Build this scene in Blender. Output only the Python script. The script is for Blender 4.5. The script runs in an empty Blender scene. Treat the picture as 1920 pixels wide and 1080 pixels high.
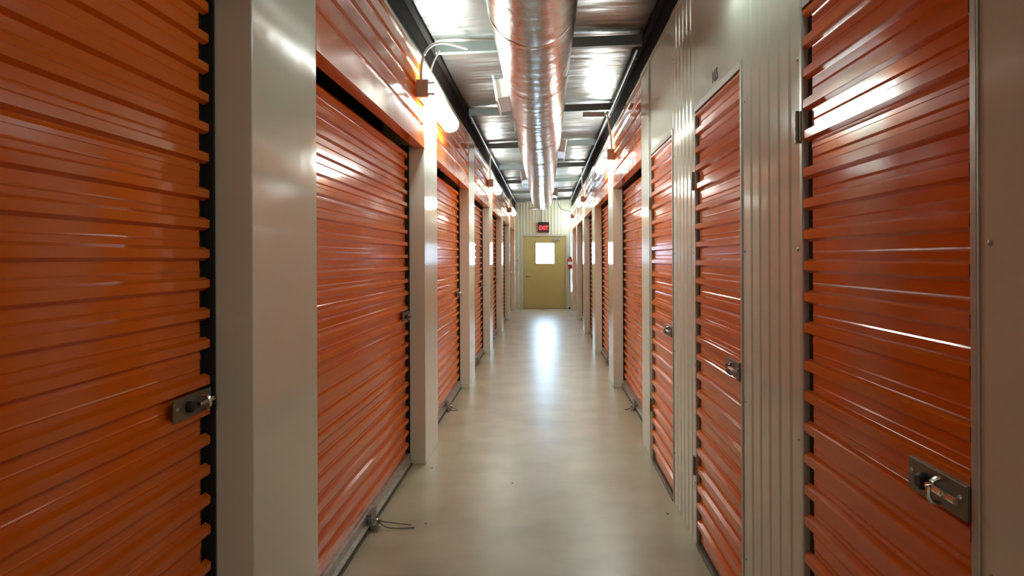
import bpy, bmesh, math, random
from mathutils import Vector, Matrix
random.seed(7)
S = bpy.context.scene
COL = S.collection
PI = math.pi

# ------------------------------------------------------------------ materials
def mat(name, base, rough=0.5, metal=0.0, bump=None, noise=None, coat=0.0, emit=None, spec=0.5, rough_noise=None):
    m = bpy.data.materials.new(name); m.use_nodes = True
    nt = m.node_tree; b = nt.nodes['Principled BSDF']
    b.inputs['Base Color'].default_value = (*base, 1)
    b.inputs['Roughness'].default_value = rough
    b.inputs['Metallic'].default_value = metal
    b.inputs['Coat Weight'].default_value = coat
    b.inputs['Coat Roughness'].default_value = 0.06
    b.inputs['Specular IOR Level'].default_value = spec
    geo = nt.nodes.new('ShaderNodeNewGeometry')
    if emit:
        b.inputs['Emission Color'].default_value = (*emit[0], 1)
        b.inputs['Emission Strength'].default_value = emit[1]
    def noise_tex(scale, stretch=(1, 1, 1), detail=3):
        mp = nt.nodes.new('ShaderNodeMapping'); mp.inputs['Scale'].default_value = stretch
        nt.links.new(geo.outputs['Position'], mp.inputs['Vector'])
        n = nt.nodes.new('ShaderNodeTexNoise'); n.inputs['Scale'].default_value = scale
        n.inputs['Detail'].default_value = detail
        nt.links.new(mp.outputs[0], n.inputs['Vector'])
        return n
    if noise:                       # (scale, stretch, other colour, lo, hi)
        n = noise_tex(noise[0], noise[1], 6)
        r = nt.nodes.new('ShaderNodeValToRGB')
        r.color_ramp.elements[0].position = noise[3]; r.color_ramp.elements[1].position = noise[4]
        r.color_ramp.elements[0].color = (*base, 1); r.color_ramp.elements[1].color = (*noise[2], 1)
        nt.links.new(n.outputs['Fac'], r.inputs['Fac'])
        nt.links.new(r.outputs['Color'], b.inputs['Base Color'])
    if rough_noise:                 # (scale, lo, hi)
        n = noise_tex(rough_noise[0], (1, 1, 1), 5)
        mr = nt.nodes.new('ShaderNodeMapRange')
        mr.inputs['From Min'].default_value = 0.2; mr.inputs['From Max'].default_value = 0.8
        mr.inputs['To Min'].default_value = rough_noise[1]; mr.inputs['To Max'].default_value = rough_noise[2]
        nt.links.new(n.outputs['Fac'], mr.inputs['Value'])
        nt.links.new(mr.outputs['Result'], b.inputs['Roughness'])
    prev = None
    for bp in (bump or []):         # (scale, stretch, strength, distance)
        n = noise_tex(bp[0], bp[1], 3)
        bn = nt.nodes.new('ShaderNodeBump'); bn.inputs['Strength'].default_value = bp[2]
        bn.inputs['Distance'].default_value = bp[3]
        nt.links.new(n.outputs['Fac'], bn.inputs['Height'])
        if prev: nt.links.new(prev.outputs['Normal'], bn.inputs['Normal'])
        prev = bn
    if prev: nt.links.new(prev.outputs['Normal'], b.inputs['Normal'])
    return m

ORANGE = mat('orange_door_paint', (0.74, 0.150, 0.005), 0.12, bump=[(1.3, (1, 1, 1), 0.18, 0.02)], spec=0.5)
ORANGE_TRIM = mat('orange_trim_paint', (0.78, 0.175, 0.010), 0.13, bump=[(2.0, (1, 1, 1), 0.3, 0.02)], spec=0.6)
WHITE = mat('white_steel_paint', (0.72, 0.745, 0.64), 0.11, bump=[(1.6, (1, 1, .6), 0.22, 0.02)], spec=0.5)
WALLW = mat('end_wall_paint', (0.64, 0.67, 0.55), 0.35)
FRAMEW = mat('frame_metal_paint', (0.52, 0.52, 0.46), 0.3, metal=0.15)
GALV = mat('galvanised_steel', (0.46, 0.45, 0.40), 0.42, metal=0.6, noise=(30, (1, 1, 1), (0.36, 0.35, 0.31), .4, .6))
DARKGALV = mat('dull_galvanised_steel', (0.20, 0.185, 0.145), 0.4, metal=0.6)
PURLIN = mat('purlin_steel', (0.24, 0.27, 0.26), 0.45, metal=0.5)
BEAM = mat('dark_primer_steel', (0.018, 0.011, 0.010), 0.7, spec=0.1)
BLACK = mat('black_rubber', (0.012, 0.011, 0.010), 0.6)
SHAFT = mat('unit_interior_shade', (0.02, 0.015, 0.012), 0.9)  # near-black colour stands in for the shade behind the doors
CHROME = mat('worn_chrome', (0.75, 0.72, 0.66), 0.18, metal=1.0)
FOIL = mat('duct_foil', (0.50, 0.50, 0.51), 0.25, metal=1.0,
           bump=[(3.2, (1.2, 3.0, 1.2), 0.2, 0.03), (55, (1, 1, 1), 0.30, 0.004)])
TAPE = mat('foil_tape', (0.66, 0.65, 0.65), 0.2, metal=1.0, bump=[(50, (1, 1, 1), 0.3, 0.004)])
INSUL = mat('insulation_facing', (0.40, 0.385, 0.37), 0.33, metal=0.85,
            bump=[(1.7, (.5, 2.2, 1), 0.6, 0.05), (6, (.6, 2.4, 1), 0.25, 0.02)])
FLOOR = mat('sealed_concrete', (0.46, 0.425, 0.295), 0.3, noise=(2.4, (1, 1, 1), (0.33, 0.30, 0.195), .3, .72),
            rough_noise=(2.2, 0.285, 0.36), bump=[(0.9, (1, 1, 1), 0.06, 0.02)], spec=0.55)
KHAKI = mat('khaki_door_paint', (0.46, 0.40, 0.15), 0.32)
LENS = mat('lit_lamp_lens', (0.9, 0.9, 0.9), 0.3, emit=((0.87, 1.0, 0.94), 40))
LENS_FAR = mat('far_lamp_lens', (0.9, 0.9, 0.9), 0.3, emit=((0.87, 1.0, 0.94), 15))  # farthest lamps dimmed so the end wall does not burn out
LENS_MID = mat('dimmer_lamp_lens', (0.9, 0.9, 0.9), 0.3, emit=((0.87, 1.0, 0.94), 25))
LENS_FAINT = mat('faint_lamp_lens', (0.75, 0.75, 0.72), 0.2, emit=((0.86, 1.0, 0.95), 6))  # weak glow added to brighten the nearest left pillar
PLASTIC = mat('grey_lamp_plastic', (0.66, 0.64, 0.60), 0.4)
CONDUIT = mat('white_flex_conduit', (0.78, 0.77, 0.72), 0.35)
GREYPIPE = mat('grey_conduit_metal', (0.40, 0.40, 0.40), 0.35, metal=0.7)
REDLIT = mat('lit_red_letters', (0.8, 0.02, 0.03), 0.4, emit=((1.0, 0.08, 0.10), 2.2))
REDFACE = mat('lit_red_face', (0.12, 0.004, 0.006), 0.4, emit=((0.8, 0.008, 0.02), 0.04))
RED = mat('red_enamel', (0.42, 0.015, 0.012), 0.25)
PAPER = mat('paper_label', (0.75, 0.72, 0.65), 0.6)
INK = mat('brown_ink', (0.05, 0.03, 0.02), 0.6)
ROPE = mat('brown_wire_rope', (0.12, 0.085, 0.045), 0.55)
RUBBER = mat('grey_gasket', (0.17, 0.155, 0.13), 0.6)
def glass_mat():
    m = bpy.data.materials.new('window_glass'); m.use_nodes = True
    nt = m.node_tree; nt.nodes.clear()
    o = nt.nodes.new('ShaderNodeOutputMaterial'); mx = nt.nodes.new('ShaderNodeMixShader')
    t = nt.nodes.new('ShaderNodeBsdfTransparent'); g = nt.nodes.new('ShaderNodeBsdfGlossy')
    g.inputs['Roughness'].default_value = 0.02; mx.inputs[0].default_value = 0.06
    nt.links.new(t.outputs[0], mx.inputs[1]); nt.links.new(g.outputs[0], mx.inputs[2])
    nt.links.new(mx.outputs[0], o.inputs[0]); return m
GLASS = glass_mat()

# ------------------------------------------------------------------ helpers
def link(name, bm, m, parent=None, loc=(0, 0, 0), smooth=False):
    me = bpy.data.meshes.new(name); bmesh.ops.recalc_face_normals(bm, faces=bm.faces[:])
    bm.to_mesh(me); bm.free()
    me.materials.append(m)
    if smooth:
        for p in me.polygons: p.use_smooth = True
        me.set_sharp_from_angle(angle=math.radians(40))
    o = bpy.data.objects.new(name, me); COL.objects.link(o)
    o.location = loc
    if parent: o.parent = parent
    return o
def tag(o, label, cat, group=None, kind=None):
    o['label'] = label; o['category'] = cat
    if group: o['group'] = group
    if kind: o['kind'] = kind
    return o
def empty(name, loc, rz=0):
    o = bpy.data.objects.new(name, None); COL.objects.link(o)
    o.location = loc; o.rotation_euler = (0, 0, rz); o.empty_display_size = .1
    return o
def kids(o): return [c for c in bpy.data.objects if c.parent == o]
def copy_tree(o, parent=None):
    c = o.copy(); COL.objects.link(c); c.parent = parent
    for ch in kids(o): copy_tree(ch, c)
    return c
def box(bm, x0, x1, y0, y1, z0, z1, bev=0.0):
    r = bmesh.ops.create_cube(bm, size=1)
    vs = r['verts']
    for v in vs:
        v.co = Vector(((x0 + x1) / 2 + v.co.x * (x1 - x0), (y0 + y1) / 2 + v.co.y * (y1 - y0), (z0 + z1) / 2 + v.co.z * (z1 - z0)))
    if bev:
        es = list({e for v in vs for e in v.link_edges})
        bmesh.ops.bevel(bm, geom=es, offset=bev, segments=2, affect='EDGES', profile=.5)
    return bm
def bx(*a, bev=0.0): return box(bmesh.new(), *a, bev=bev)
def sweep_profile(bm, pts, axis, a, b, closed=False, caps=False, n=1):
    """pts: 2-D profile; swept along axis from a to b"""
    def P(p, t):
        if axis == 'y': return (p[0], t, p[1])
        if axis == 'z': return (p[0], p[1], t)
        return (t, p[0], p[1])
    rows = []
    for k in range(n + 1):
        t = a + (b - a) * k / n
        rows.append([bm.verts.new(P(p, t)) for p in pts])
    m = len(pts)
    for k in range(n):
        for i in range(m if closed else m - 1):
            j = (i + 1) % m
            bm.faces.new((rows[k][i], rows[k][j], rows[k + 1][j], rows[k + 1][i]))
    if caps and closed:
        bm.faces.new(rows[0]); bm.faces.new(rows[-1])
    return bm
def tube(bm, pts, r, seg=8):
    pts = [Vector(p) for p in pts]; rings = []
    for i, p in enumerate(pts):
        d = (pts[min(i + 1, len(pts) - 1)] - pts[max(i - 1, 0)]).normalized()
        up = Vector((0, 0, 1)) if abs(d.z) < .9 else Vector((1, 0, 0))
        a = d.cross(up).normalized(); b = d.cross(a).normalized()
        rings.append([bm.verts.new(p + r * (math.cos(t) * a + math.sin(t) * b)) for t in [2 * PI * k / seg for k in range(seg)]])
    for i in range(len(rings) - 1):
        for k in range(seg):
            bm.faces.new((rings[i][k], rings[i][(k + 1) % seg], rings[i + 1][(k + 1) % seg], rings[i + 1][k]))
    bm.faces.new(rings[0]); bm.faces.new(rings[-1])
    return bm
def bez(ps, n=14):
    out = []
    P = [Vector(p) for p in ps]
    for i in range(n + 1):
        t = i / n; q = P[:]
        while len(q) > 1: q = [q[k].lerp(q[k + 1], t) for k in range(len(q) - 1)]
        out.append(q[0])
    return out
def lathe(bm, prof, axis='z', seg=24, c=(0, 0, 0)):
    rings = []
    for (r, h) in prof:
        ring = []
        for k in range(seg):
            t = 2 * PI * k / seg
            if axis == 'z': v = (c[0] + r * math.cos(t), c[1] + r * math.sin(t), c[2] + h)
            elif axis == 'y': v = (c[0] + r * math.cos(t), c[1] + h, c[2] + r * math.sin(t))
            else: v = (c[0] + h, c[1] + r * math.cos(t), c[2] + r * math.sin(t))
            ring.append(bm.verts.new(v))
        rings.append(ring)
    for i in range(len(rings) - 1):
        for k in range(seg):
            bm.faces.new((rings[i][k], rings[i][(k + 1) % seg], rings[i + 1][(k + 1) % seg], rings[i + 1][k]))
    bm.faces.new(rings[0]); bm.faces.new(rings[-1])
    return bm

# ------------------------------------------------------------------ dimensions (metres; camera at the origin in plan, corridor runs to +Y)
XL, XR = -0.891, 0.80           # corridor faces of the two rows
XDL, XDR = -1.016, 0.925        # roll-up curtains
HL, HR = 2.99, 3.035            # tops of the walls
YB, YE = -9.8, 21.15            # back and end of the corridor
BAY, PW = 3.048, 0.60
CEIL0, CS = 3.235, 0.036        # ceiling height in the middle and its slope across
def ceil_z(x): return CEIL0 + CS * (x + .045)
PN = [2.13 + BAY * k for k in range(7)]

# ------------------------------------------------------------------ setting
tag(link('floor', bx(-1.35, 1.35, YB - .1, YE + .12, -0.1, 0.0), FLOOR), 'glossy sealed beige concrete floor of the corridor', 'floor', kind='structure')

bm = bmesh.new()                # draped insulation between the purlins
PUR = [3.09 + 2.41 * k for k in range(8)]
PBACK = [3.09 - 2.41 * k for k in range(1, 6)]
NX, NY = 26, 400
g = [[None] * (NX + 1) for _ in range(NY + 1)]
for j in range(NY + 1):
    y = YB - .1 + (YE + .1 - YB) * j / NY + 0.0
    ph = ((y - PUR[0]) / 2.41) % 1.0
    for i in range(NX + 1):
        x = -1.3 + 2.6 * i / NX
        sag = 0.022 * math.sin(PI * ph)
        wr = 0.004 * math.sin(14 * y + 3 * math.sin(2.1 * x + y)) * math.sin(2.7 * y + 5 * x) + 0.003 * math.sin(31 * y + 6 * x)
        g[j][i] = bm.verts.new((x, y, ceil_z(x) + .03 - sag + wr))
for j in range(NY):
    for i in range(NX):
        bm.faces.new((g[j][i], g[j][i + 1], g[j + 1][i + 1], g[j + 1][i]))
c = link('ceiling', bm, INSUL, smooth=True)
sm = c.modifiers.new('thick', 'SOLIDIFY'); sm.thickness = .05; sm.offset = 1
tag(c, 'silver foil faced insulation draped above the purlins as the ceiling', 'ceiling', kind='structure')

# added sheets blocking stray daylight, coloured as the shade inside the units
bm = bx(-1.35, -1.28, YB, YE + .1, 0, 3.4)
tag(link('wall_left', bm, SHAFT), 'added light-blocking sheet, dark as shade, behind the left-hand orange doors', 'wall', kind='structure')
bm = bx(1.28, 1.35, YB, YE + .1, 0, 3.4)
tag(link('wall_right', bm, SHAFT), 'added light-blocking sheet, dark as shade, behind the right-hand orange doors', 'wall', kind='structure')
tag(link('wall_back', bx(-1.35, 1.35, YB - .1, YB, 0, 3.4), WALLW), 'plain wall closing the corridor behind the camera', 'wall', kind='structure')

# end wall, corrugated, with the door opening and a narrow daylight gap at its right edge
DXC, DW, DH = -0.020, 1.29, 2.19
dx0, dx1 = DXC - DW / 2, DXC + DW / 2
GAP0, GAP1 = 0.782, 0.785
def ribbed(bm, x0, x1, y, z0, z1, p=.095):
    pts = []; x = x0
    while x < x1 - 1e-4:
        for f, d in ((0, 0), (.62, 0), (.72, .012), (.9, .012)):
            xx = x + f * p
            if xx < x1: pts.append((xx, y - d))
        x += p
    pts.append((x1, y)); pts += [(x1, y + .05), (x0, y + .05)]
    sweep_profile(bm, pts, 'z', z0, z1, closed=True, caps=True)
bm = bmesh.new()
ribbed(bm, -1.28, dx0 - .05, YE, 0, 3.3)
ribbed(bm, dx1 + .05, GAP0, YE, 0, 3.3, .085)
ribbed(bm, dx0 - .05, dx1 + .05, YE, DH + .05, 3.3)
box(bm, GAP0, GAP1, YE, YE + .05, 2.28, 3.3); box(bm, GAP0, GAP1, YE, YE + .05, 0, .5)
box(bm, GAP1, 1.28, YE, YE + .05, 0, 3.3)
tag(link('wall_end', bm, WALLW), 'pale vertically ribbed metal wall at the far end around the khaki door', 'wall', kind='structure')

# end door
d = empty('door_1', (DXC, YE, 0)); tag(d, 'khaki steel exit door with a square window at the far end', 'door', kind='structure')
wx, wz0, wz1 = .28, 1.355, 1.99
bm = bmesh.new()
for a in ((-DW / 2, -wx + .02, .004, DH), (wx + .02, DW / 2, .004, DH), (-wx + .02, wx + .02, .004, wz0), (-wx + .02, wx + .02, wz1, DH)):
    box(bm, a[0], a[1], .005, .045, a[2], a[3])
bmesh.ops.remove_doubles(bm, verts=bm.verts[:], dist=1e-5)
link('door_leaf', bm, KHAKI, d)
bm = bmesh.new()
for a in ((-wx + .0, -wx + .03, wz0 - .02, wz1 + .02), (wx + .01, wx + .04, wz0 - .02, wz1 + .02)): box(bm, a[0], a[1], -.004, .005, a[2], a[3])
for a in ((wz0 - .02, wz0 + .01), (wz1 - .01, wz1 + .02)): box(bm, -wx + .03, wx + .01, -.004, .005, a[0], a[1])
wf = link('window_frame', bm, KHAKI, d)
link('window_pane', bx(-wx + .02, wx + .02, .022, .028, wz0, wz1), GLASS, wf)
bm = bmesh.new()
box(bm, -DW / 2 - .055, -DW / 2, -.03, .05, 0, DH + .055, bev=.003)
box(bm, DW / 2, DW / 2 + .055, -.03, .05, 0, DH + .055, bev=.003)
box(bm, -DW / 2, DW / 2, -.03, .05, DH, DH + .055, bev=.003)
link('door_frame', bm, FRAMEW, d)
bm = bmesh.new(); box(bm, .27, .48, -.06, .0045, DH - .13, DH - .075, bev=.008)
tube(bm, [(.37, -.05, DH - .07), (.50, -.12, DH - .05), (.30, -.03, DH - .02)], .01)
link('door_closer', bm, GALV, d)
bm = bmesh.new(); lathe(bm, [(.001, -.012), (.033, -.012), (.033, .0)], 'y', 20, (-.535, .004, .98)); box(bm, -.55, -.43, -.05, -.03, .97, .99, bev=.005); box(bm, -.545, -.525, -.035, -.01, .97, .99)
link('door_handle', bm, DARKGALV, d)
link('threshold', bx(-DW / 2, DW / 2, -.04, .05, 0, .008), DARKGALV, d)

# ------------------------------------------------------------------ things: pillars
def pillar_mesh(side, y0, y1):
    bm = bmesh.new()
    if side == 'L': box(bm, -1.2, XL, y0, y1, 0, HL, bev=.004)
    else: box(bm, XR, 1.2, y0, y1, 0, HR, bev=.004)
    return bm
ORD = ['nearest', 'second', 'third', 'fourth', 'fifth', 'sixth', 'seventh', 'first hidden', 'second hidden', 'third hidden']
def make_pillar(side, y0, y1, label):
    o = empty('wall_pillar', ((XL + XR) / 2 * 0 + (XL - .1 if side == 'L' else XR + .1), (y0 + y1) / 2, 0))
    bm = bmesh.new(); w = (y1 - y0) / 2
    h = HL if side == 'L' else HR
    s = 1 if side == 'L' else -1
    box(bm, min(-.21 * s, .1 * s), max(-.21 * s, .1 * s), -w, w, 0, h - .03, bev=.004)
    link('steel_cladding', bm, WHITE, o)
    link('top_trim', bx(min(.06 * s, .107 * s), max(.06 * s, .107 * s), -w, w, h - .03, h), WHITE, o)
    return tag(o, label, 'pillar', 'white pillars along the left-hand doors' if side == 'L' else 'white pillars along the right-hand doors')
for k in range(7):
    y1 = PN[k] + PW if k < 6 else YE - .004
    make_pillar('L', PN[k], y1, 'smooth glossy white steel pillar in the left-hand row, %s' % [
        'nearest to the camera, beside the big orange door at the left edge',
        'second from the camera, behind the bright lamp',
        'third from the camera', 'fourth from the camera, next to the left row middle lamp', 'fifth from the camera', 'sixth from the camera', 'seventh, touching the ribbed end wall'][k])
for k in range(2, 7):
    y1 = PN[k] + PW if k < 6 else YE - .004
    make_pillar('R', PN[k], y1, 'smooth white steel pillar in the right-hand row, %s' % [
        'nearest to the camera between the large orange doors, under a lit lamp',
        'second from the camera', 'third from the camera', 'fourth from the camera', 'fifth, by the fire extinguisher and end wall'][k - 2])
for k, w_ in ((1, 'beside'), (2, 'one bay behind'), (3, 'two bays behind')):
    make_pillar('L', PN[0] - BAY * k, PN[0] - BAY * k + PW, 'white steel pillar of the left-hand row %s the camera' % w_)

# ------------------------------------------------------------------ roll-up doors (local: face = +X, width along Y)
DOORW = BAY - PW
def rib_profile(z0, z1, p, depth, seam=.02, base=.1326):
    """six ribs per rolled sheet, a slightly wider valley with a lap line between two sheets"""
    sheet = 6 * p + seam; pts = []
    z = base - 2 * sheet
    while z < z1:
        for k in range(6):
            for f, dd in ((0.0, 0), (.10, 1), (.36, 1.0), (.46, 0), (.62, 0), (.66, .11), (.70, 0)):
                pts.append((z + (k + f) * p, dd * depth))
        q = z + 6 * p
        pts += [(q - .004, 0), (q - .003, .0022), (q + .008, .0022)]
        z += sheet
    pts = [q for q in pts if z0 < q[0] < z1]
    pts = [(z0, 0)] + pts + [(z1, pts[-1][1])]
    return pts
def ribbed_sheet(y0, y1, z0, z1, p, depth, x=0.0, flat_end=0.0, thick=.004, roll=False, name='curtain'):
    """horizontally ribbed sheet; valleys end a little before the crests do"""
    pr = rib_profile(z0, z1, p, depth)
    bm = bmesh.new()
    ys = [y0, y0 + .03, y1 - .03, y1] if flat_end else [y0, y1]
    rows = []
    for (z, dd) in pr: rows.append([(x + dd, y, z) for y in ys])
    if roll:
        R = .045
        for k in range(1, 9):
            a = PI / 2 * k / 8
            rows.append([(x - R + R * math.cos(a), y, z1 + R * math.sin(a)) for y in ys])
    V = [[bm.verts.new(c) for c in r] for r in rows]
    for i in range(len(V) - 1):
        for j in range(len(ys) - 1):
            if flat_end and j in (0, len(ys) - 2):
                # edge strip only behind crests, so the edge reads as a row of teeth
                if i < len(pr) - 1 and max(pr[i][1], pr[i + 1][1]) <= 0.2 * depth: continue
            bm.faces.new((V[i][j], V[i][j + 1], V[i + 1][j + 1], V[i + 1][j]))
    return bm
def latch_parts(root, cy, cz, x, sx=1):
    """galvanised slide latch; plate along Y, cy = centre"""
    la = link('latch', bx(x, x + .006, cy - .105, cy + .105, cz - .032, cz + .032, bev=.002), DARKGALV, root)
    bm = bmesh.new(); lathe(bm, [(.001, 0), (.016, 0), (.016, .012), (.011, .016), (.001, .016)], 'x', 20, (x + .006, cy - .03 * sx, cz))
    link('lock_cylinder', bm, BLACK, la, smooth=True)
    bm = bmesh.new(); tube(bm, [(x + .016, cy + .005, cz), (x + .016, cy + .095, cz)], .007)
    tube(bm, bez([(x + .014, cy + .035, cz + .02), (x + .045, cy + .035, cz + .028), (x + .045, cy + .035, cz - .028), (x + .012, cy + .035, cz - .024)], 8), .0055)
    link('slide_bolt', bm, CHROME, la, smooth=True)
    bm = bmesh.new()
    for yy in (cy - .09, cy + .092): lathe(bm, [(.001, 0), (.006, 0), (.005, .003), (.001, .004)], 'x', 10, (x + .006, yy, cz + .004))
    link('rivet', bm, GALV, la)
    return la
def make_rollup():
    r = empty('roll_up_door', (0, 0, 0)); hw = DOORW / 2
    P = .090
    bm = ribbed_sheet(-hw + .022, hw - .022, .085, 2.30, P, .016, x=-.012, flat_end=.03, roll=True)
    # seams where two rolled sheets overlap
    cu = link('curtain', bm, ORANGE, r)
    bm = bmesh.new()
    sweep_profile(bm, [(-.012, .09), (.012, .09), (.012, .045), (.034, .045), (.034, .038), (.006, .038), (.006, .012), (-.012, .012)], 'y', -hw + .02, hw - .02, closed=True, caps=True)
    link('bottom_bar', bm, GALV, r)
    link('floor_gasket', bx(-.02, .03, -hw + .01, hw - .01, 0, .014), RUBBER, r)
    for s in (-1, 1):
        bm = bmesh.new(); y0, y1 = sorted((s * (hw - .055), s * (hw - .002)))
        box(bm, -.035, -.022, y0, y1, 0, 2.36)
        ya, yb = sorted((s * (hw - .012), s * (hw - .002))); box(bm, -.022, .012, ya, yb, 0, 2.36)
        link('guide_rail', bm, BLACK, r)
    latch_parts(r, hw - .135, 1.112, .005)
    br = empty('bracket_tmp', (0, 0, 0)); bpy.data.objects.remove(br)
    bm = bmesh.new(); box(bm, .034, .040, -.06, .06, .012, .105, bev=.002); box(bm, .012, .034, -.06, .06, .088, .096); box(bm, .04, .075, -.05, .05, .030, .036, bev=.002)
    lb = link('lift_bracket', bm, DARKGALV, r)
    bm = bmesh.new(); tube(bm, bez([(.052, .0, .05), (.075, 0, .055), (.06, .0, .03)], 6), .006)
    link('bracket_ring', bm, CHROME, lb, smooth=True)
    return r
def rope_loop(root, big=True):
    bm = bmesh.new(); s = 1 if big else .5
    tube(bm, bez([(.07, 0, .045), (.12 * s, .03, .02), (.17 * s, .00, .03), (.245 * s, .035, .006)], 16), .0032)
    tube(bm, bez([(.07, -.006, .045), (.11 * s, -.05, .008), (.18 * s, -.01, .004), (.27 * s, .0, .005)], 16), .0032)
    link('pull_rope', bm, ROPE, root, smooth=True)
proto = make_rollup()
LDY = [PN[0] - DOORW / 2] + [PN[k] + PW + DOORW / 2 for k in range(6)] + [PN[0] - DOORW / 2 - BAY * k for k in (1, 2, 3)]
LLAB = ['large orange ribbed roll-up door filling the left edge of the picture, latch beside the first pillar',
        'orange ribbed roll-up door between the first and second left pillars, loose pull rope on floor',
        'orange ribbed roll-up door just beyond the left pillar with the brightest lamp, short pull rope',
        'orange roll-up door between the third and fourth pillars of the left row',
        'orange roll-up door between the fourth and fifth pillars of the left row',
        'orange roll-up door between the fifth and sixth pillars of the left row',
        'orange roll-up door between the last two pillars of the left row',
        'orange roll-up door of the left row one bay behind the camera', 'orange roll-up door of the left row two bays behind the camera', 'orange roll-up door of the left row three bays behind the camera']
doors = []
for i, y in enumerate(LDY):
    o = proto if i == 0 else copy_tree(proto)
    o.location = (XDL, y, 0); tag(o, LLAB[i], 'door', 'left-hand roll-up doors'); doors.append(o)
RDY = [PN[k] - DOORW / 2 for k in range(2, 7)]
RLAB = ['orange roll-up door right behind the three narrow right-hand doors',
        'orange roll-up door between the first and second pillars of the right row',
        'orange roll-up door between the second and third pillars of the right row',
        'orange roll-up door between the third and fourth pillars of the right row',
        'orange roll-up door between the last two pillars of the right row, nearest the extinguisher']
for i, y in enumerate(RDY):
    o = copy_tree(proto); o.rotation_euler.z = PI
    o.location = (XDR, y, 0); tag(o, RLAB[i], 'door', 'right-hand roll-up doors'); doors.append(o)
rope_loop(doors[1], True); rope_loop(doors[2], False); rope_loop(doors[10], False)

# ------------------------------------------------------------------ header panels above the roll-up doors (local: face=+X)
def make_header(top):
    r = empty('header_panel', (0, 0, 0)); hw = DOORW / 2 - .002
    z0, z1 = 2.415, top - .03
    n = 5; p = (z1 - z0) / n
    pts = []
    for k in range(n):
        z = z0 + k * p
        for f, dd in ((0, 0), (.08, .016), (.66, .016), (.76, 0), (.99, 0)): pts.append((-.018 + dd, z + f * p))
    pts.append((-.018, z1)); pts += [(-.07, z1), (-.07, z0)]
    bm = bmesh.new(); sweep_profile(bm, pts, 'y', -hw, hw, closed=True, caps=True)
    link('ribbed_sheet', bm, ORANGE_TRIM, r)
    bm = bmesh.new()
    sweep_profile(bm, [(.003, 2.345), (.003, 2.42), (-.004, 2.42), (-.004, 2.352), (-.072, 2.352), (-.072, 2.345)], 'y', -hw, hw, closed=True, caps=True)
    link('edge_trim', bm, ORANGE_TRIM, r)
    link('top_trim', bx(-.04, .006, -hw, hw, top - .03, top), WHITE, r)
    link('backing', bx(-.30, -.075, -hw, hw, 2.56, top + .1), SHAFT, r)  # added block, its dark colour stands in for shade above the curtain
    return r
hl = make_header(HL); hr = make_header(HR)
for i, y in enumerate(LDY):
    o = hl if i == 0 else copy_tree(hl)
    o.location = (XL - .003, y, 0)
    tag(o, 'orange ribbed header panel above the %s roll-up door of the left-hand row' % ORD[i], 'header panel', 'left-hand header panels')
for i, y in enumerate(RDY):
    o = hr if i == 0 else copy_tree(hr)
    o.location = (XR + .003, y, 0); o.rotation_euler.z = PI
    tag(o, 'orange ribbed header panel above the %s roll-up door of the right-hand row' % ORD[i], 'header panel', 'right-hand header panels')

# ------------------------------------------------------------------ right-hand swing doors and the white panels between them
SD = [(1.285, 2.178), (2.822, 3.715), (4.350, 5.243), (-.239, .654), (-1.763, -.870)]
SH = 2.298
FR = .022
def make_swing(w):
    """local: origin at bottom centre, face=-X (towards the corridor), hinge at +Y"""
    r = empty('swing_door', (0, 0, 0)); hw = w / 2
    P = .0955
    y0, y1 = -hw + FR + .004, hw - FR - .004
    z0 = .035; pr = rib_profile(z0, SH - .015, P, .016, base=.1)
    ys = [y0, y0 + .0005, y1 - .035, y1]
    bm = bmesh.new()
    V = [[bm.verts.new((.012 - dd, y, z)) for y in ys] for (z, dd) in pr]
    for i in range(len(V) - 1):
        for j in range(3):
            if j == 2 and max(pr[i][1], pr[i + 1][1]) <= .2 * .016: continue
            bm.faces.new((V[i][j], V[i][j + 1], V[i + 1][j + 1], V[i + 1][j]))
    link('ribbed_leaf', bm, ORANGE, r)
    link('leaf_core', bx(.0135, .03, y0 - .001, y1 + .001, .025, SH - .012), BLACK, r)
    bm = bmesh.new()
    box(bm, -.006, .05, -hw, -hw + FR, 0, SH + .03, bev=.003)
    box(bm, -.006, .05, hw - FR, hw, 0, SH + .03, bev=.003)
    box(bm, -.006, .05, -hw + FR, hw - FR, SH - .005, SH + .03, bev=.003)
    link('door_frame', bm, FRAMEW, r)
    link('threshold', bx(-.01, .05, -hw + FR, hw - FR, 0, .018), DARKGALV, r)
    for z in (.42, 1.93):
        bm = bmesh.new(); box(bm, -.011, -.006, hw - .022, hw + .028, z - .047, z + .047, bev=.001)
        tube(bm, [(-.013, hw - .002, z - .05), (-.013, hw - .002, z + .05)], .006)
        hg = link('hinge', bm, DARKGALV, r)
        bm = bmesh.new()
        for q in (-.03, 0, .03): lathe(bm, [(.001, -.0035), (.005, -.003), (.005, 0)], 'x', 8, (-.011, hw + .018, z + q))
        link('screw', bm, GALV, hg)
    cy, cz, x = -hw + .13, 1.06, -.012
    la = link('latch', bx(x, x + .01, cy - .105, cy + .105, cz - .034, cz + .034, bev=.002), DARKGALV, r)
    bm = bmesh.new(); lathe(bm, [(.001, -.018), (.012, -.018), (.018, -.012), (.018, 0)], 'x', 20, (x, cy + .035, cz))
    link('lock_cylinder', bm, BLACK, la, smooth=True)
    bm = bmesh.new(); tube(bm, [(x - .01, cy + .01, cz), (x - .01, cy - .09, cz)], .007)
    tube(bm, bez([(x - .004, cy - .03, cz + .026), (x - .04, cy - .03, cz + .03), (x - .04, cy - .03, cz - .028), (x - .006, cy - .03, cz - .024)], 8), .0055)
    link('slide_bolt', bm, CHROME, la, smooth=True)
    bm = bmesh.new()
    for yy in (cy - .085, cy + .09): lathe(bm, [(.001, -.004), (.005, -.003), (.006, 0)], 'x', 10, (x, yy, cz + .006))
    link('rivet', bm, GALV, la)
    return r
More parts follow.
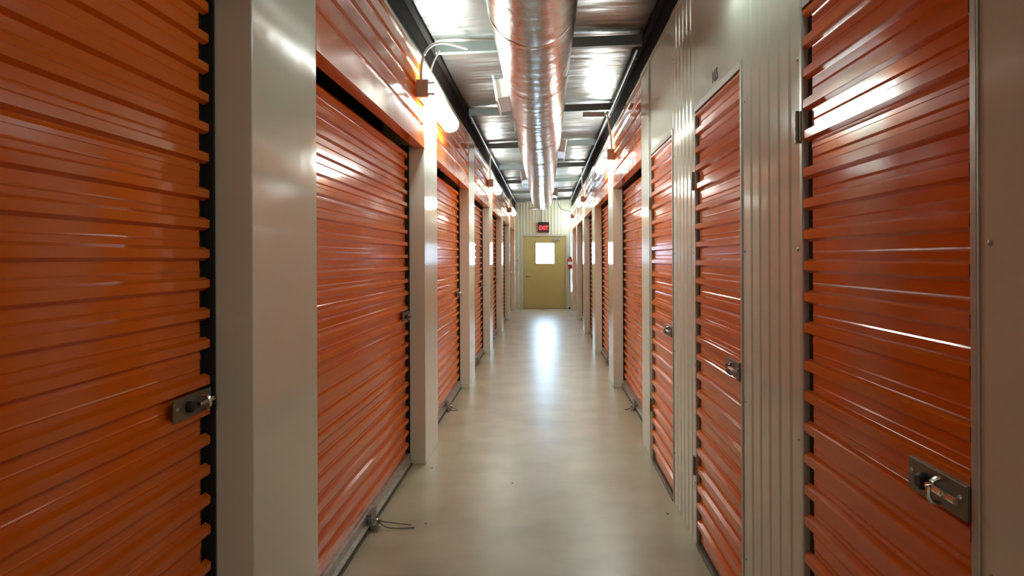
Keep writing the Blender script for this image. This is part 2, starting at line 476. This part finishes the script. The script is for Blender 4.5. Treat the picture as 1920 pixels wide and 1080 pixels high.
sw = make_swing(.893)
SLAB = ['narrow orange ribbed hinged door at the right edge, closest to the camera',
        'narrow orange ribbed hinged door under the number 165, middle of the three',
        'narrow orange ribbed hinged door farthest of the three narrow right-hand ones',
        'narrow orange hinged door on the right beside the camera', 'narrow orange hinged door on the right behind the camera']
for i, (a, b) in enumerate(SD):
    o = sw if i == 0 else copy_tree(sw)
    o.location = (XR + .0, (a + b) / 2, 0); tag(o, SLAB[i], 'door', 'narrow hinged doors on the right')
# white panels above the doors
def flat_panel(y0, y1, z0, z1, label):
    o = empty('wall_panel', (XR, (y0 + y1) / 2, z0)); w = (y1 - y0) / 2
    link('steel_sheet', bx(0, .05, -w, w, 0, z1 - z0 - .03, bev=.002), WHITE, o)
    link('top_trim', bx(-.008, .05, -w, w, z1 - z0 - .03, z1 - z0), FRAMEW, o)
    return tag(o, label, 'wall panel', 'white panels above the narrow doors')
nm = ['nearest', 'numbered middle', 'farthest', 'camera side', 'hindmost']
for i, (a, b) in enumerate(SD):
    flat_panel(a, b, SH + .03, HR, 'smooth white steel panel above the %s narrow right-hand door' % nm[i])
# ribbed white strips between the doors
def ribbed_strip(y0, y1, label, flat=.055, nr=5):
    o = empty('ribbed_panel', (XR, (y0 + y1) / 2, 0)); w = (y1 - y0) / 2
    pts = [(0, -w), (0, -w + flat)]
    p = (2 * w - 2 * flat) / nr
    for k in range(nr):
        y = -w + flat + k * p
        pts += [(0, y + .28 * p), (-.0045, y + .41 * p), (-.0045, y + .59 * p), (0, y + .72 * p)]
    pts += [(0, w), (.05, w), (.05, -w)]
    bm = bmesh.new(); sweep_profile(bm, pts, 'z', 0, HR - .03, closed=True, caps=True)
    link('steel_sheet', bm, WHITE, o)
    link('top_trim', bx(-.013, .05, -w, w, HR - .03, HR), FRAMEW, o)
    for yy in (-w + .028, w - .028):
        for z in (.32, .95, 1.55, 2.15, 2.75):
            bm = lathe(bmesh.new(), [(.001, -.004), (.005, -.003), (.006, 0)], 'x', 10, (0, yy, z)); link('screw', bm, GALV, o)
    return tag(o, label, 'wall panel', 'ribbed white panels on the right')
ribbed_strip(.656, 1.283, 'white wall panel at the right edge of the picture beside the nearest narrow door', .10)
ribbed_strip(2.180, 2.820, 'wide white panel with vertical ribs between the two nearest narrow doors')
ribbed_strip(-.868, -.241, 'white ribbed panel between the two narrow doors behind the camera')
ribbed_strip(3.717, 4.348, 'white panel with vertical ribs between the middle and farthest narrow doors')
# end post after the third narrow door
o = empty('corner_panel', (XR, 5.512, 0))
bm = bmesh.new(); box(bm, 0, .05, -.266, .266, 0, HR - .03, bev=.004); box(bm, .05, .40, .20, .266, 0, HR - .03)
link('steel_cladding', bm, WHITE, o)
bm = bmesh.new(); box(bm, -.008, 0, -.20, -.17, 0, HR - .03, bev=.002); box(bm, -.006, 0, -.232, -.212, 0, HR - .03, bev=.002)
link('joint_strip', bm, FRAMEW, o)
link('top_trim', bx(-.008, .05, -.266, .266, HR - .03, HR), FRAMEW, o)
tag(o, 'white corner post with joint strips between the last narrow door and first wide right-hand door', 'pillar')
# panel beside the camera (mostly behind it)
o = link('wall_panel', bx(0, .05, YB, -1.765, 0, HR), WHITE, loc=(XR, 0, 0)); tag(o, 'plain white wall panel on the right behind the camera', 'wall panel')

# number above the middle narrow door
def text_obj(name, s, size, m, extrude=.001, parent=None):
    cu = bpy.data.curves.new(name, 'FONT'); cu.body = s; cu.size = size; cu.extrude = extrude; cu.align_x = 'CENTER'; cu.align_y = 'CENTER'
    t = bpy.data.objects.new('t', cu); COL.objects.link(t)
    me = bpy.data.meshes.new_from_object(t); bpy.data.objects.remove(t)
    me.materials.clear(); me.materials.append(m)
    o = bpy.data.objects.new(name, me); COL.objects.link(o)
    if parent: o.parent = parent
    return o
t = text_obj('unit_number', '165', .078, INK)
t.matrix_world = Matrix.Translation((XR - .0015, 3.275, 2.375)) @ Matrix(((0, 0, -1, 0), (-1, 0, 0, 0), (0, 1, 0, 0), (0, 0, 0, 1)))
tag(t, 'small dark number 165 on the white panel above the middle narrow door', 'number')

# ------------------------------------------------------------------ roof steel
for side in ('left', 'right'):
    s = 1 if side == 'left' else -1
    x0 = -.90 if side == 'left' else .815
    h0 = (HL if side == 'left' else HR) + .002
    h1 = ceil_z(x0) + .0
    pts = [(0, h0), (.022 * s, h0), (.022 * s, h0 + .012), (.008 * s, h0 + .012), (.008 * s, h1 - .03), (.045 * s, h1 - .03), (.045 * s, h1 - .012), (0, h1 - .012)]
    bm = bmesh.new(); sweep_profile(bm, pts, 'y', YB + .002, YE - .016, closed=True, caps=True)
    # solid web behind so nothing shows above the wall
    a, b = sorted((-.06 * s, -.001 * s)); box(bm, a, b, YB + .002, YE - .016, h0, h1 - .012)
    o = link('eave_beam', bm, BEAM, loc=(x0, 0, 0))
    tag(o, 'dark steel channel running along the top of the %s-hand wall' % side, 'beam', 'dark beams on top of the walls')
# filler behind the beams
def purlin():
    r = bmesh.new()
    L0, L1 = -.852, .768
    sec = [(-.03, 0), (.03, 0), (.03, .005), (-.025, .005), (-.025, .075), (.0, .075), (.0, .08), (-.03, .08)]
    rows = []
    for x in (L0, L1):
        dz = CS * (x + .045)
        rows.append([r.verts.new((x, a, b + dz)) for a, b in sec])
    n = len(sec)
    for i in range(n): r.faces.new((rows[0][i], rows[0][(i + 1) % n], rows[1][(i + 1) % n], rows[1][i]))
    r.faces.new(rows[0]); r.faces.new(rows[1])
    return r
pl = link('roof_purlin', purlin(), PURLIN)
PUR = PUR + PBACK
PLAB = ['nearest, above the picture', 'first in view, carrying the lamp cable', 'second in view', 'third in view', 'fourth in view', 'fifth in view', 'sixth in view', 'last before the end wall'] + ['hidden behind camera %s' % q for q in ('one', 'two', 'three', 'four', 'five')]
for i, y in enumerate(PUR):
    o = pl if i == 0 else pl.copy()
    if i: COL.objects.link(o)
    o.location = (0, y, CEIL0 - .068)
    tag(o, 'grey steel purlin under the foil ceiling, %s' % PLAB[i], 'purlin', 'steel purlins under the ceiling')

# conduit runs along the beams
bm = bmesh.new(); tube(bm, [(-.835, 7.95, 3.13), (-.835, 14, 3.13), (-.835, 20.9, 3.13)], .013, 10)
for y in (8.2, 10.6, 13, 15.4, 17.8): box(bm, -.856, -.835, y, y + .03, 3.112, 3.148)
tag(link('conduit_pipe', bm, GREYPIPE, smooth=True), 'thin grey conduit along the dark beam on the left', 'conduit')
bm = bmesh.new(); tube(bm, [(.752, 5.6, 3.20), (.752, 12, 3.20), (.752, 20.9, 3.20)], .013, 10)
for y in (5.8, 8.2, 10.6, 13, 15.4, 17.8): box(bm, .752, .772, y, y + .03, 3.182, 3.218)
tag(link('conduit_pipe', bm, GREYPIPE, smooth=True), 'thin grey conduit along the dark beam on the right', 'conduit')

# ------------------------------------------------------------------ duct
DX, DZ, DR = -.063, 1.526 + 1.355, .240
D0, D1 = YB + .01, 16.0
r = empty('air_duct', (DX, 0, DZ)); tag(r, 'large round duct wrapped in crinkled silver foil hanging under the ceiling', 'duct')
bands = [-7.6, -5.2, -2.8, -.4, 1.3, 2.5] + [3.72 + 1.16 * k for k in range(11)]
bm = bmesh.new(); SEG, N = 56, 640
rings = []
for j in range(N + 1):
    y = D0 + (D1 - D0) * j / N
    pinch = sum(math.exp(-((y - b) / .03) ** 2) for b in bands)
    ring = []
    for k in range(SEG):
        t = 2 * PI * k / SEG
        rr = DR - .008 * pinch + .0012 * math.sin(9 * t + 5 * y) * math.sin(11 * y + 2 * t) + .0010 * math.sin(37 * y + 3 * math.sin(3 * t)) \
            + .003 * math.sin(2 * t + y)
        ring.append(bm.verts.new((rr * math.cos(t), y, rr * math.sin(t))))
    rings.append(ring)
for j in range(N):
    for k in range(SEG): bm.faces.new((rings[j][k], rings[j][(k + 1) % SEG], rings[j + 1][(k + 1) % SEG], rings[j + 1][k]))
bm.faces.new(rings[0]); bm.faces.new(rings[-1])
link('foil_wrap', bm, FOIL, r, smooth=True)
for b in bands:
    bm = bmesh.new(); lathe(bm, [(DR - .012, -.03), (DR - .001, -.026), (DR + .0015, 0), (DR - .001, .026), (DR - .012, .03)], 'y', 48, (0, b, 0))
    link('tape_band', bm, TAPE, r, smooth=True)
for y in PUR:
    if y > 16: continue
    bm = bmesh.new(); box(bm, -.012, .012, y - .012, y + .012, DR - .01, 1.0 * (CEIL0 - .068 - DZ) + .0)
    link('hanger_strap', bm, GALV, r)
# registers on the duct
def make_register(s, label, y, tilt=0.30):
    def T(bm):
        bmesh.ops.rotate(bm, verts=bm.verts[:], cent=(0, 0, 0), matrix=Matrix.Rotation(s * tilt * .5, 3, 'Y'))
        return bm
    a, b = sorted((s * (DR - .02), s * (DR + .075)))
    bm = bx(a, b, -.26, .26, -.075, .075, bev=.004); o = link('air_register', T(bm), CONDUIT, r, loc=(0, y, 0))
    a, b = sorted((s * (DR + .0755), s * (DR + .088)))
    bm = bmesh.new()
    for (y0, y1, z0, z1) in ((-.29, .29, .072, .10), (-.29, .29, -.10, -.072), (-.29, -.262, -.072, .072), (.262, .29, -.072, .072)): box(bm, a, b, y0, y1, z0, z1)
    fr = link('grille_frame', T(bm), CONDUIT, o)
    bm = bmesh.new()
    for q in range(6): box(bm, a, b, -.262, .262, -.062 + q * .023, -.056 + q * .023)
    link('louvre_grille', T(bm), CONDUIT, o)
    o['label'] = label; return o
make_register(-1, 'white air register on the left side of the foil duct, closest to the camera', 5.65)
make_register(1, 'white air register on the right side of the foil duct, closest to the camera', 8.4)
make_register(-1, 'white air register on the left side of the duct, farther down the corridor', 11.35)
make_register(1, 'white air register on the right side of the duct, farther down the corridor', 14.1)
bm = bmesh.new(); box(bm, -.20, .0, -.12, .12, -.012, .012, bev=.01)
o = link('damper_plate', bm, CONDUIT, r, loc=(-.13, 16.13, -DR + .03))
a_ = bmesh.new(); tube(a_, [(0, -.16, .03), (0, -.10, .006)], .008); link('damper_arm', a_, GREYPIPE, o)

# ------------------------------------------------------------------ lamps (local: back at X=0, facing +X, length along Y from 0)
LL = 1.36
def make_lamp(lit):
    r = empty('wall_lamp', (0, 0, 0))
    bm = bmesh.new(); box(bm, 0, .035, 0, LL, -.055, .055, bev=.008); link('lamp_housing', bm, PLASTIC, r)
    # end cap block with two clips
    bm = bmesh.new(); box(bm, .0, .085, -.03, .03, -.062, .062, bev=.006)
    link('end_cap', bm, PLASTIC, r)
    bm = bmesh.new()
    prof = []
    for k in range(17):
        a = -PI / 2 + PI * k / 16
        prof.append((.036 + .098 * math.cos(a) ** .7 if math.cos(a) > 1e-6 else .036, .070 * math.sin(a)))
    rows = []
    stations = [(.032, .97)] + [(.08 + (LL - .17) * k / 4, 1) for k in range(5)] + [(LL - .05, .93), (LL - .02, .78), (LL - .004, .5), (LL, .2)]
    for y, f in stations:
        rows.append([bm.verts.new((.036 + (px - .036) * f, y, pz * f)) for px, pz in prof])
    for i in range(len(rows) - 1):
        for k in range(len(prof) - 1): bm.faces.new((rows[i][k], rows[i][k + 1], rows[i + 1][k + 1], rows[i + 1][k]))
        bm.faces.new((rows[i][-1], rows[i][0], rows[i + 1][0], rows[i + 1][-1]))
    bm.faces.new(rows[0]); bm.faces.new(rows[-1])
    link('lens', bm, LENS if lit else LENS_FAINT, r, smooth=True)
    for z in (-.038, .038):
        bm = bmesh.new(); box(bm, .085, .125, -.022, .022, z - .007, z + .007, bev=.002)
        link('clip', bm, PLASTIC, r)
    return r
LZ = 1.526 + 1.18
lampL = make_lamp(True)
LL_LAB = ['glowing tube lamp on the left wall, nearest to the camera', 'glowing tube lamp on the left wall, middle of the left row', 'glowing lamp on the left wall nearest the end door']
for i, y in enumerate((4.86, 10.96, 17.05)):
    o = lampL if i == 0 else copy_tree(lampL)
    o.location = (XL + .004, y, LZ); tag(o, LL_LAB[i], 'lamp', 'lit tube lamps on the left wall')
# right lamps: mirrored mesh so the capped end faces the camera too
def mirror_tree(o):
    c = copy_tree(o)
    for ch in kids(c):
        me = ch.data.copy()
        for v in me.vertices: v.co.x = -v.co.x
        me.flip_normals(); ch.data = me
    return c
lampR = mirror_tree(lampL)
RL_LAB = ['glowing tube lamp on the right wall above the first wide door', 'glowing tube lamp on the right wall, middle of the right row', 'glowing lamp on the right wall beside the end wall']
for i, y in enumerate((7.98, 14.0, 19.70)):
    o = lampR if i == 0 else copy_tree(lampR)
    o.location = (XR - .004, y, LZ); tag(o, RL_LAB[i], 'lamp', 'lit tube lamps on the right wall')
o = copy_tree(lampL); o.location = (XL + .004, -7.34, LZ); tag(o, 'added unseen tube lamp on the left wall far behind the camera', 'lamp', 'lit tube lamps on the left wall')  # unseen lamp added to brighten the near doors and pillars
o = copy_tree(lampR); o.location = (XR - .004, -4.2, LZ); tag(o, 'added unseen tube lamp on the right wall behind the camera', 'lamp', 'lit tube lamps on the right wall')  # second unseen lamp, added to lift the dim near bays
for o_ in [q for q in COL.objects if q.name.startswith('wall_lamp')]:
    if o_.location.y > 10:
        for ch in kids(o_):
            if ch.name.startswith('lens'):
                ch.data = ch.data.copy(); ch.data.materials[0] = LENS_FAR if o_.location.y > 16 else LENS_MID
lampO = mirror_tree(lampL)
for ch in kids(lampO):
    if ch.name.startswith('lens'): ch.data.materials[0] = LENS_FAINT
lampO.location = (XR - .015, 1.66, LZ + .0); tag(lampO, 'tube lamp with an added faint glow at the top edge above the number 165 panel', 'lamp')

# flexible cables from the lamps up to the ceiling steel
def cable(pts, label, r=.011, m=CONDUIT, name='lamp_cable'):
    bm = bmesh.new(); tube(bm, bez(pts, 22), r, 10)
    return tag(link(name, bm, m, smooth=True), label, 'cable')
zt = LZ + .062
cable([(XL + .035, 4.86, zt), (XL + .02, 4.87, zt + .20), (XL + .07, 4.95, zt + .36), (-.70, 5.2, 3.12), (-.60, 5.42, 3.155)], 'white flexible cable curving from the nearest left lamp up to the purlin')
cable([(XL + .075, 5.0, LZ + .06), (XL + .07, 5.0, 2.9), (XL + .075, 5.2, 3.0), (XL + .08, 5.4, 3.13)], 'short thin white cable rising beside the nearest left lamp', r=.006)
cable([(XR - .035, 7.98, zt), (XR - .035, 7.95, zt + .20), (XR - .10, 7.9, 3.13), (.72, 7.88, 3.17), (.672, 7.83, 3.13)], 'white flexible cable arching from the first right lamp to a ceiling box')
o = link('junction_box', bx(-.12, .12, -.03, .03, -.03, .03, bev=.004), CONDUIT, loc=(.55, 7.83, 3.13)); tag(o, 'small white junction box under the purlin above the first right lamp', 'junction box')
cable([(XL + .035, 10.96, zt), (XL + .03, 10.96, zt + .22), (XL + .05, 10.8, 3.0), (XL + .08, 10.35, 3.12), (XL + .1, 10.32, 3.15)], 'pale cable above the middle lamp of the left row')
cable([(XR - .035, 14.0, zt), (XR - .04, 14.0, zt + .25), (XR - .10, 13.6, 3.1), (XR - .12, 12.8, 3.16), (XR - .12, 12.76, 3.17)], 'pale cable above the middle lamp of the right row')
cable([(XR - .035, 19.70, zt), (XR - .06, 19.9, zt + .16), (.55, 20.2, 2.86), (.42, 20.6, 2.95), (.40, 20.9, 3.18)], 'pale curved cable beside the last right lamp at the end wall', r=.014)
cable([(XL + .035, 17.05, zt), (XL + .04, 17.2, zt + .25), (XL + .06, 17.4, 3.0), (XL + .1, 17.5, 3.15)], 'pale cable above the last left lamp near the end door')

# ------------------------------------------------------------------ end of the corridor
ex = empty('exit_sign', (-.040, YE - .014, 2.46)); tag(ex, 'black exit sign with glowing red letters above the khaki door', 'exit sign')
link('sign_housing', bx(-.168, .168, -.06, 0, -.155, .155, bev=.006), BLACK, ex)
fc = link('sign_face', bx(-.145, .145, -.064, -.0605, -.125, .075), REDFACE, ex)
t = text_obj('exit_lettering', 'EXIT', .175, REDLIT, .002, fc)
t.location = (0, -.067, -.025); t.rotation_euler = (PI / 2, 0, 0); t.scale = (.78, 1.0, 1)
bm = bmesh.new(); tube(bm, [(-.07, YE - .027, 2.60), (-.085, YE - .027, 2.9), (-.10, YE - .027, 3.2)], .013)
tag(link('sign_conduit', bm, GREYPIPE, smooth=True), 'thin grey conduit rising from the exit sign to the ceiling', 'conduit')

fe = empty('fire_extinguisher', (.755, YE - .17, 1.20)); tag(fe, 'red fire extinguisher hanging on the end wall right of the khaki door', 'fire extinguisher')
bm = bmesh.new(); lathe(bm, [(.02, 0), (.062, .004), (.068, .02), (.068, .25), (.058, .285), (.03, .31), (.022, .33)], 'z', 24); link('cylinder', bm, RED, fe, smooth=True)
bm = bmesh.new(); lathe(bm, [(.0685, .13), (.0695, .13), (.0695, .22), (.0685, .22)], 'z', 24); link('paper_label', bm, PAPER, fe, smooth=True)
bm = bmesh.new(); lathe(bm, [(.02, .325), (.024, .33), (.024, .36), (.012, .365)], 'z', 16); box(bm, -.012, .012, -.09, .03, .36, .37); box(bm, -.01, .01, -.10, .03, .39, .40); box(bm, -.01, .01, .02, .03, .365, .395)
link('valve_handle', bm, BLACK, fe)
bm = bmesh.new(); tube(bm, bez([(.0, -.02, .345), (-.09, -.03, .35), (-.085, -.03, .2), (-.075, -.03, .12)], 10), .009); link('hose', bm, BLACK, fe, smooth=True)
link('wall_bracket', bx(-.02, .02, .055, .158, .2, .36), GALV, fe)

o = empty('wall_switch', (-.868 + .04, YE - .02, 1.45)); tag(o, 'small switch box on the end wall left of the khaki door', 'switch')
bm = bx(-.04, .04, -.03, .006, -.07, .07, bev=.006); link('switch_box', bm, PLASTIC, o)
link('toggle', bx(-.01, .01, -.042, -.03, -.02, .02), BLACK, o)
o = link('paper_notice', bx(-.012, .012, 0, .0125, -.06, .06), PAPER, loc=(.515, YE - .0125, 2.48)); tag(o, 'tiny white label stuck on the ribbed wall right of the exit sign', 'label')
bm = bmesh.new(); lathe(bm, [(.001, 0), (.03, 0), (.03, .03), (.022, .045), (.001, .045)], 'z', 16)
o = link('door_stop', bm, BLACK, loc=(.73, YE - .12, 0)); tag(o, 'small black door stop on the floor right of the khaki door', 'door stop')

# ------------------------------------------------------------------ debris on the floor
def chip(x, y, s, rz, label):
    bm = bmesh.new(); bmesh.ops.create_icosphere(bm, subdivisions=1, radius=s)
    for v in bm.verts: v.co.z *= .35; v.co.x *= 1.6; v.co += Vector((random.uniform(-1, 1), random.uniform(-1, 1), random.uniform(-.2, .2))) * s * .2
    o = link('debris_chip', bm, INK, loc=(x, y, s * .36)); o.rotation_euler.z = rz
    tag(o, label, 'debris', 'dark specks on the floor')
def fl(px, py):
    y = 1.526 * 1310 / (py - 484); return ((px - 1022) * y / 1310, y)
for (px, py, s, rz, l) in ((808, 877, .006, .3, 'tiny dark chip on the floor beside the second left pillar'),
                           (959, 906, .006, 1.1, 'tiny dark chip on the floor near the middle of the corridor'),
                           (796, 981, .005, .2, 'tiny dark chip on the floor right of the loose pull rope'),
                           (1250, 965, .007, 1.4, 'tiny dark chip on the floor under the middle ribbed white panel')):
    chip(*fl(px, py), s, rz, l)

# ------------------------------------------------------------------ world, camera, view
w = bpy.data.worlds.new('sky'); S.world = w; w.use_nodes = True
bg = w.node_tree.nodes['Background']; bg.inputs[0].default_value = (0.52, 0.76, 1.0, 1); bg.inputs[1].default_value = 34.0

cam = bpy.data.cameras.new('camera'); co = bpy.data.objects.new('camera', cam); COL.objects.link(co)
cam.sensor_width = 36; cam.lens = 36 * 1310 / 1920
cam.shift_x = -62 / 1920; cam.shift_y = -56 / 1920
cam.clip_start = .02
co.location = (0, 0, 1.526)
co.rotation_euler = (PI / 2, math.radians(0.25), 0)
S.camera = co
S.view_settings.view_transform = 'Standard'; S.view_settings.look = 'None'
S.view_settings.exposure = 0.38
S.cycles.diffuse_bounces = 10; S.cycles.glossy_bounces = 8; S.cycles.max_bounces = 14; S.view_settings.gamma = 1.0; S.view_settings.use_curve_mapping = False
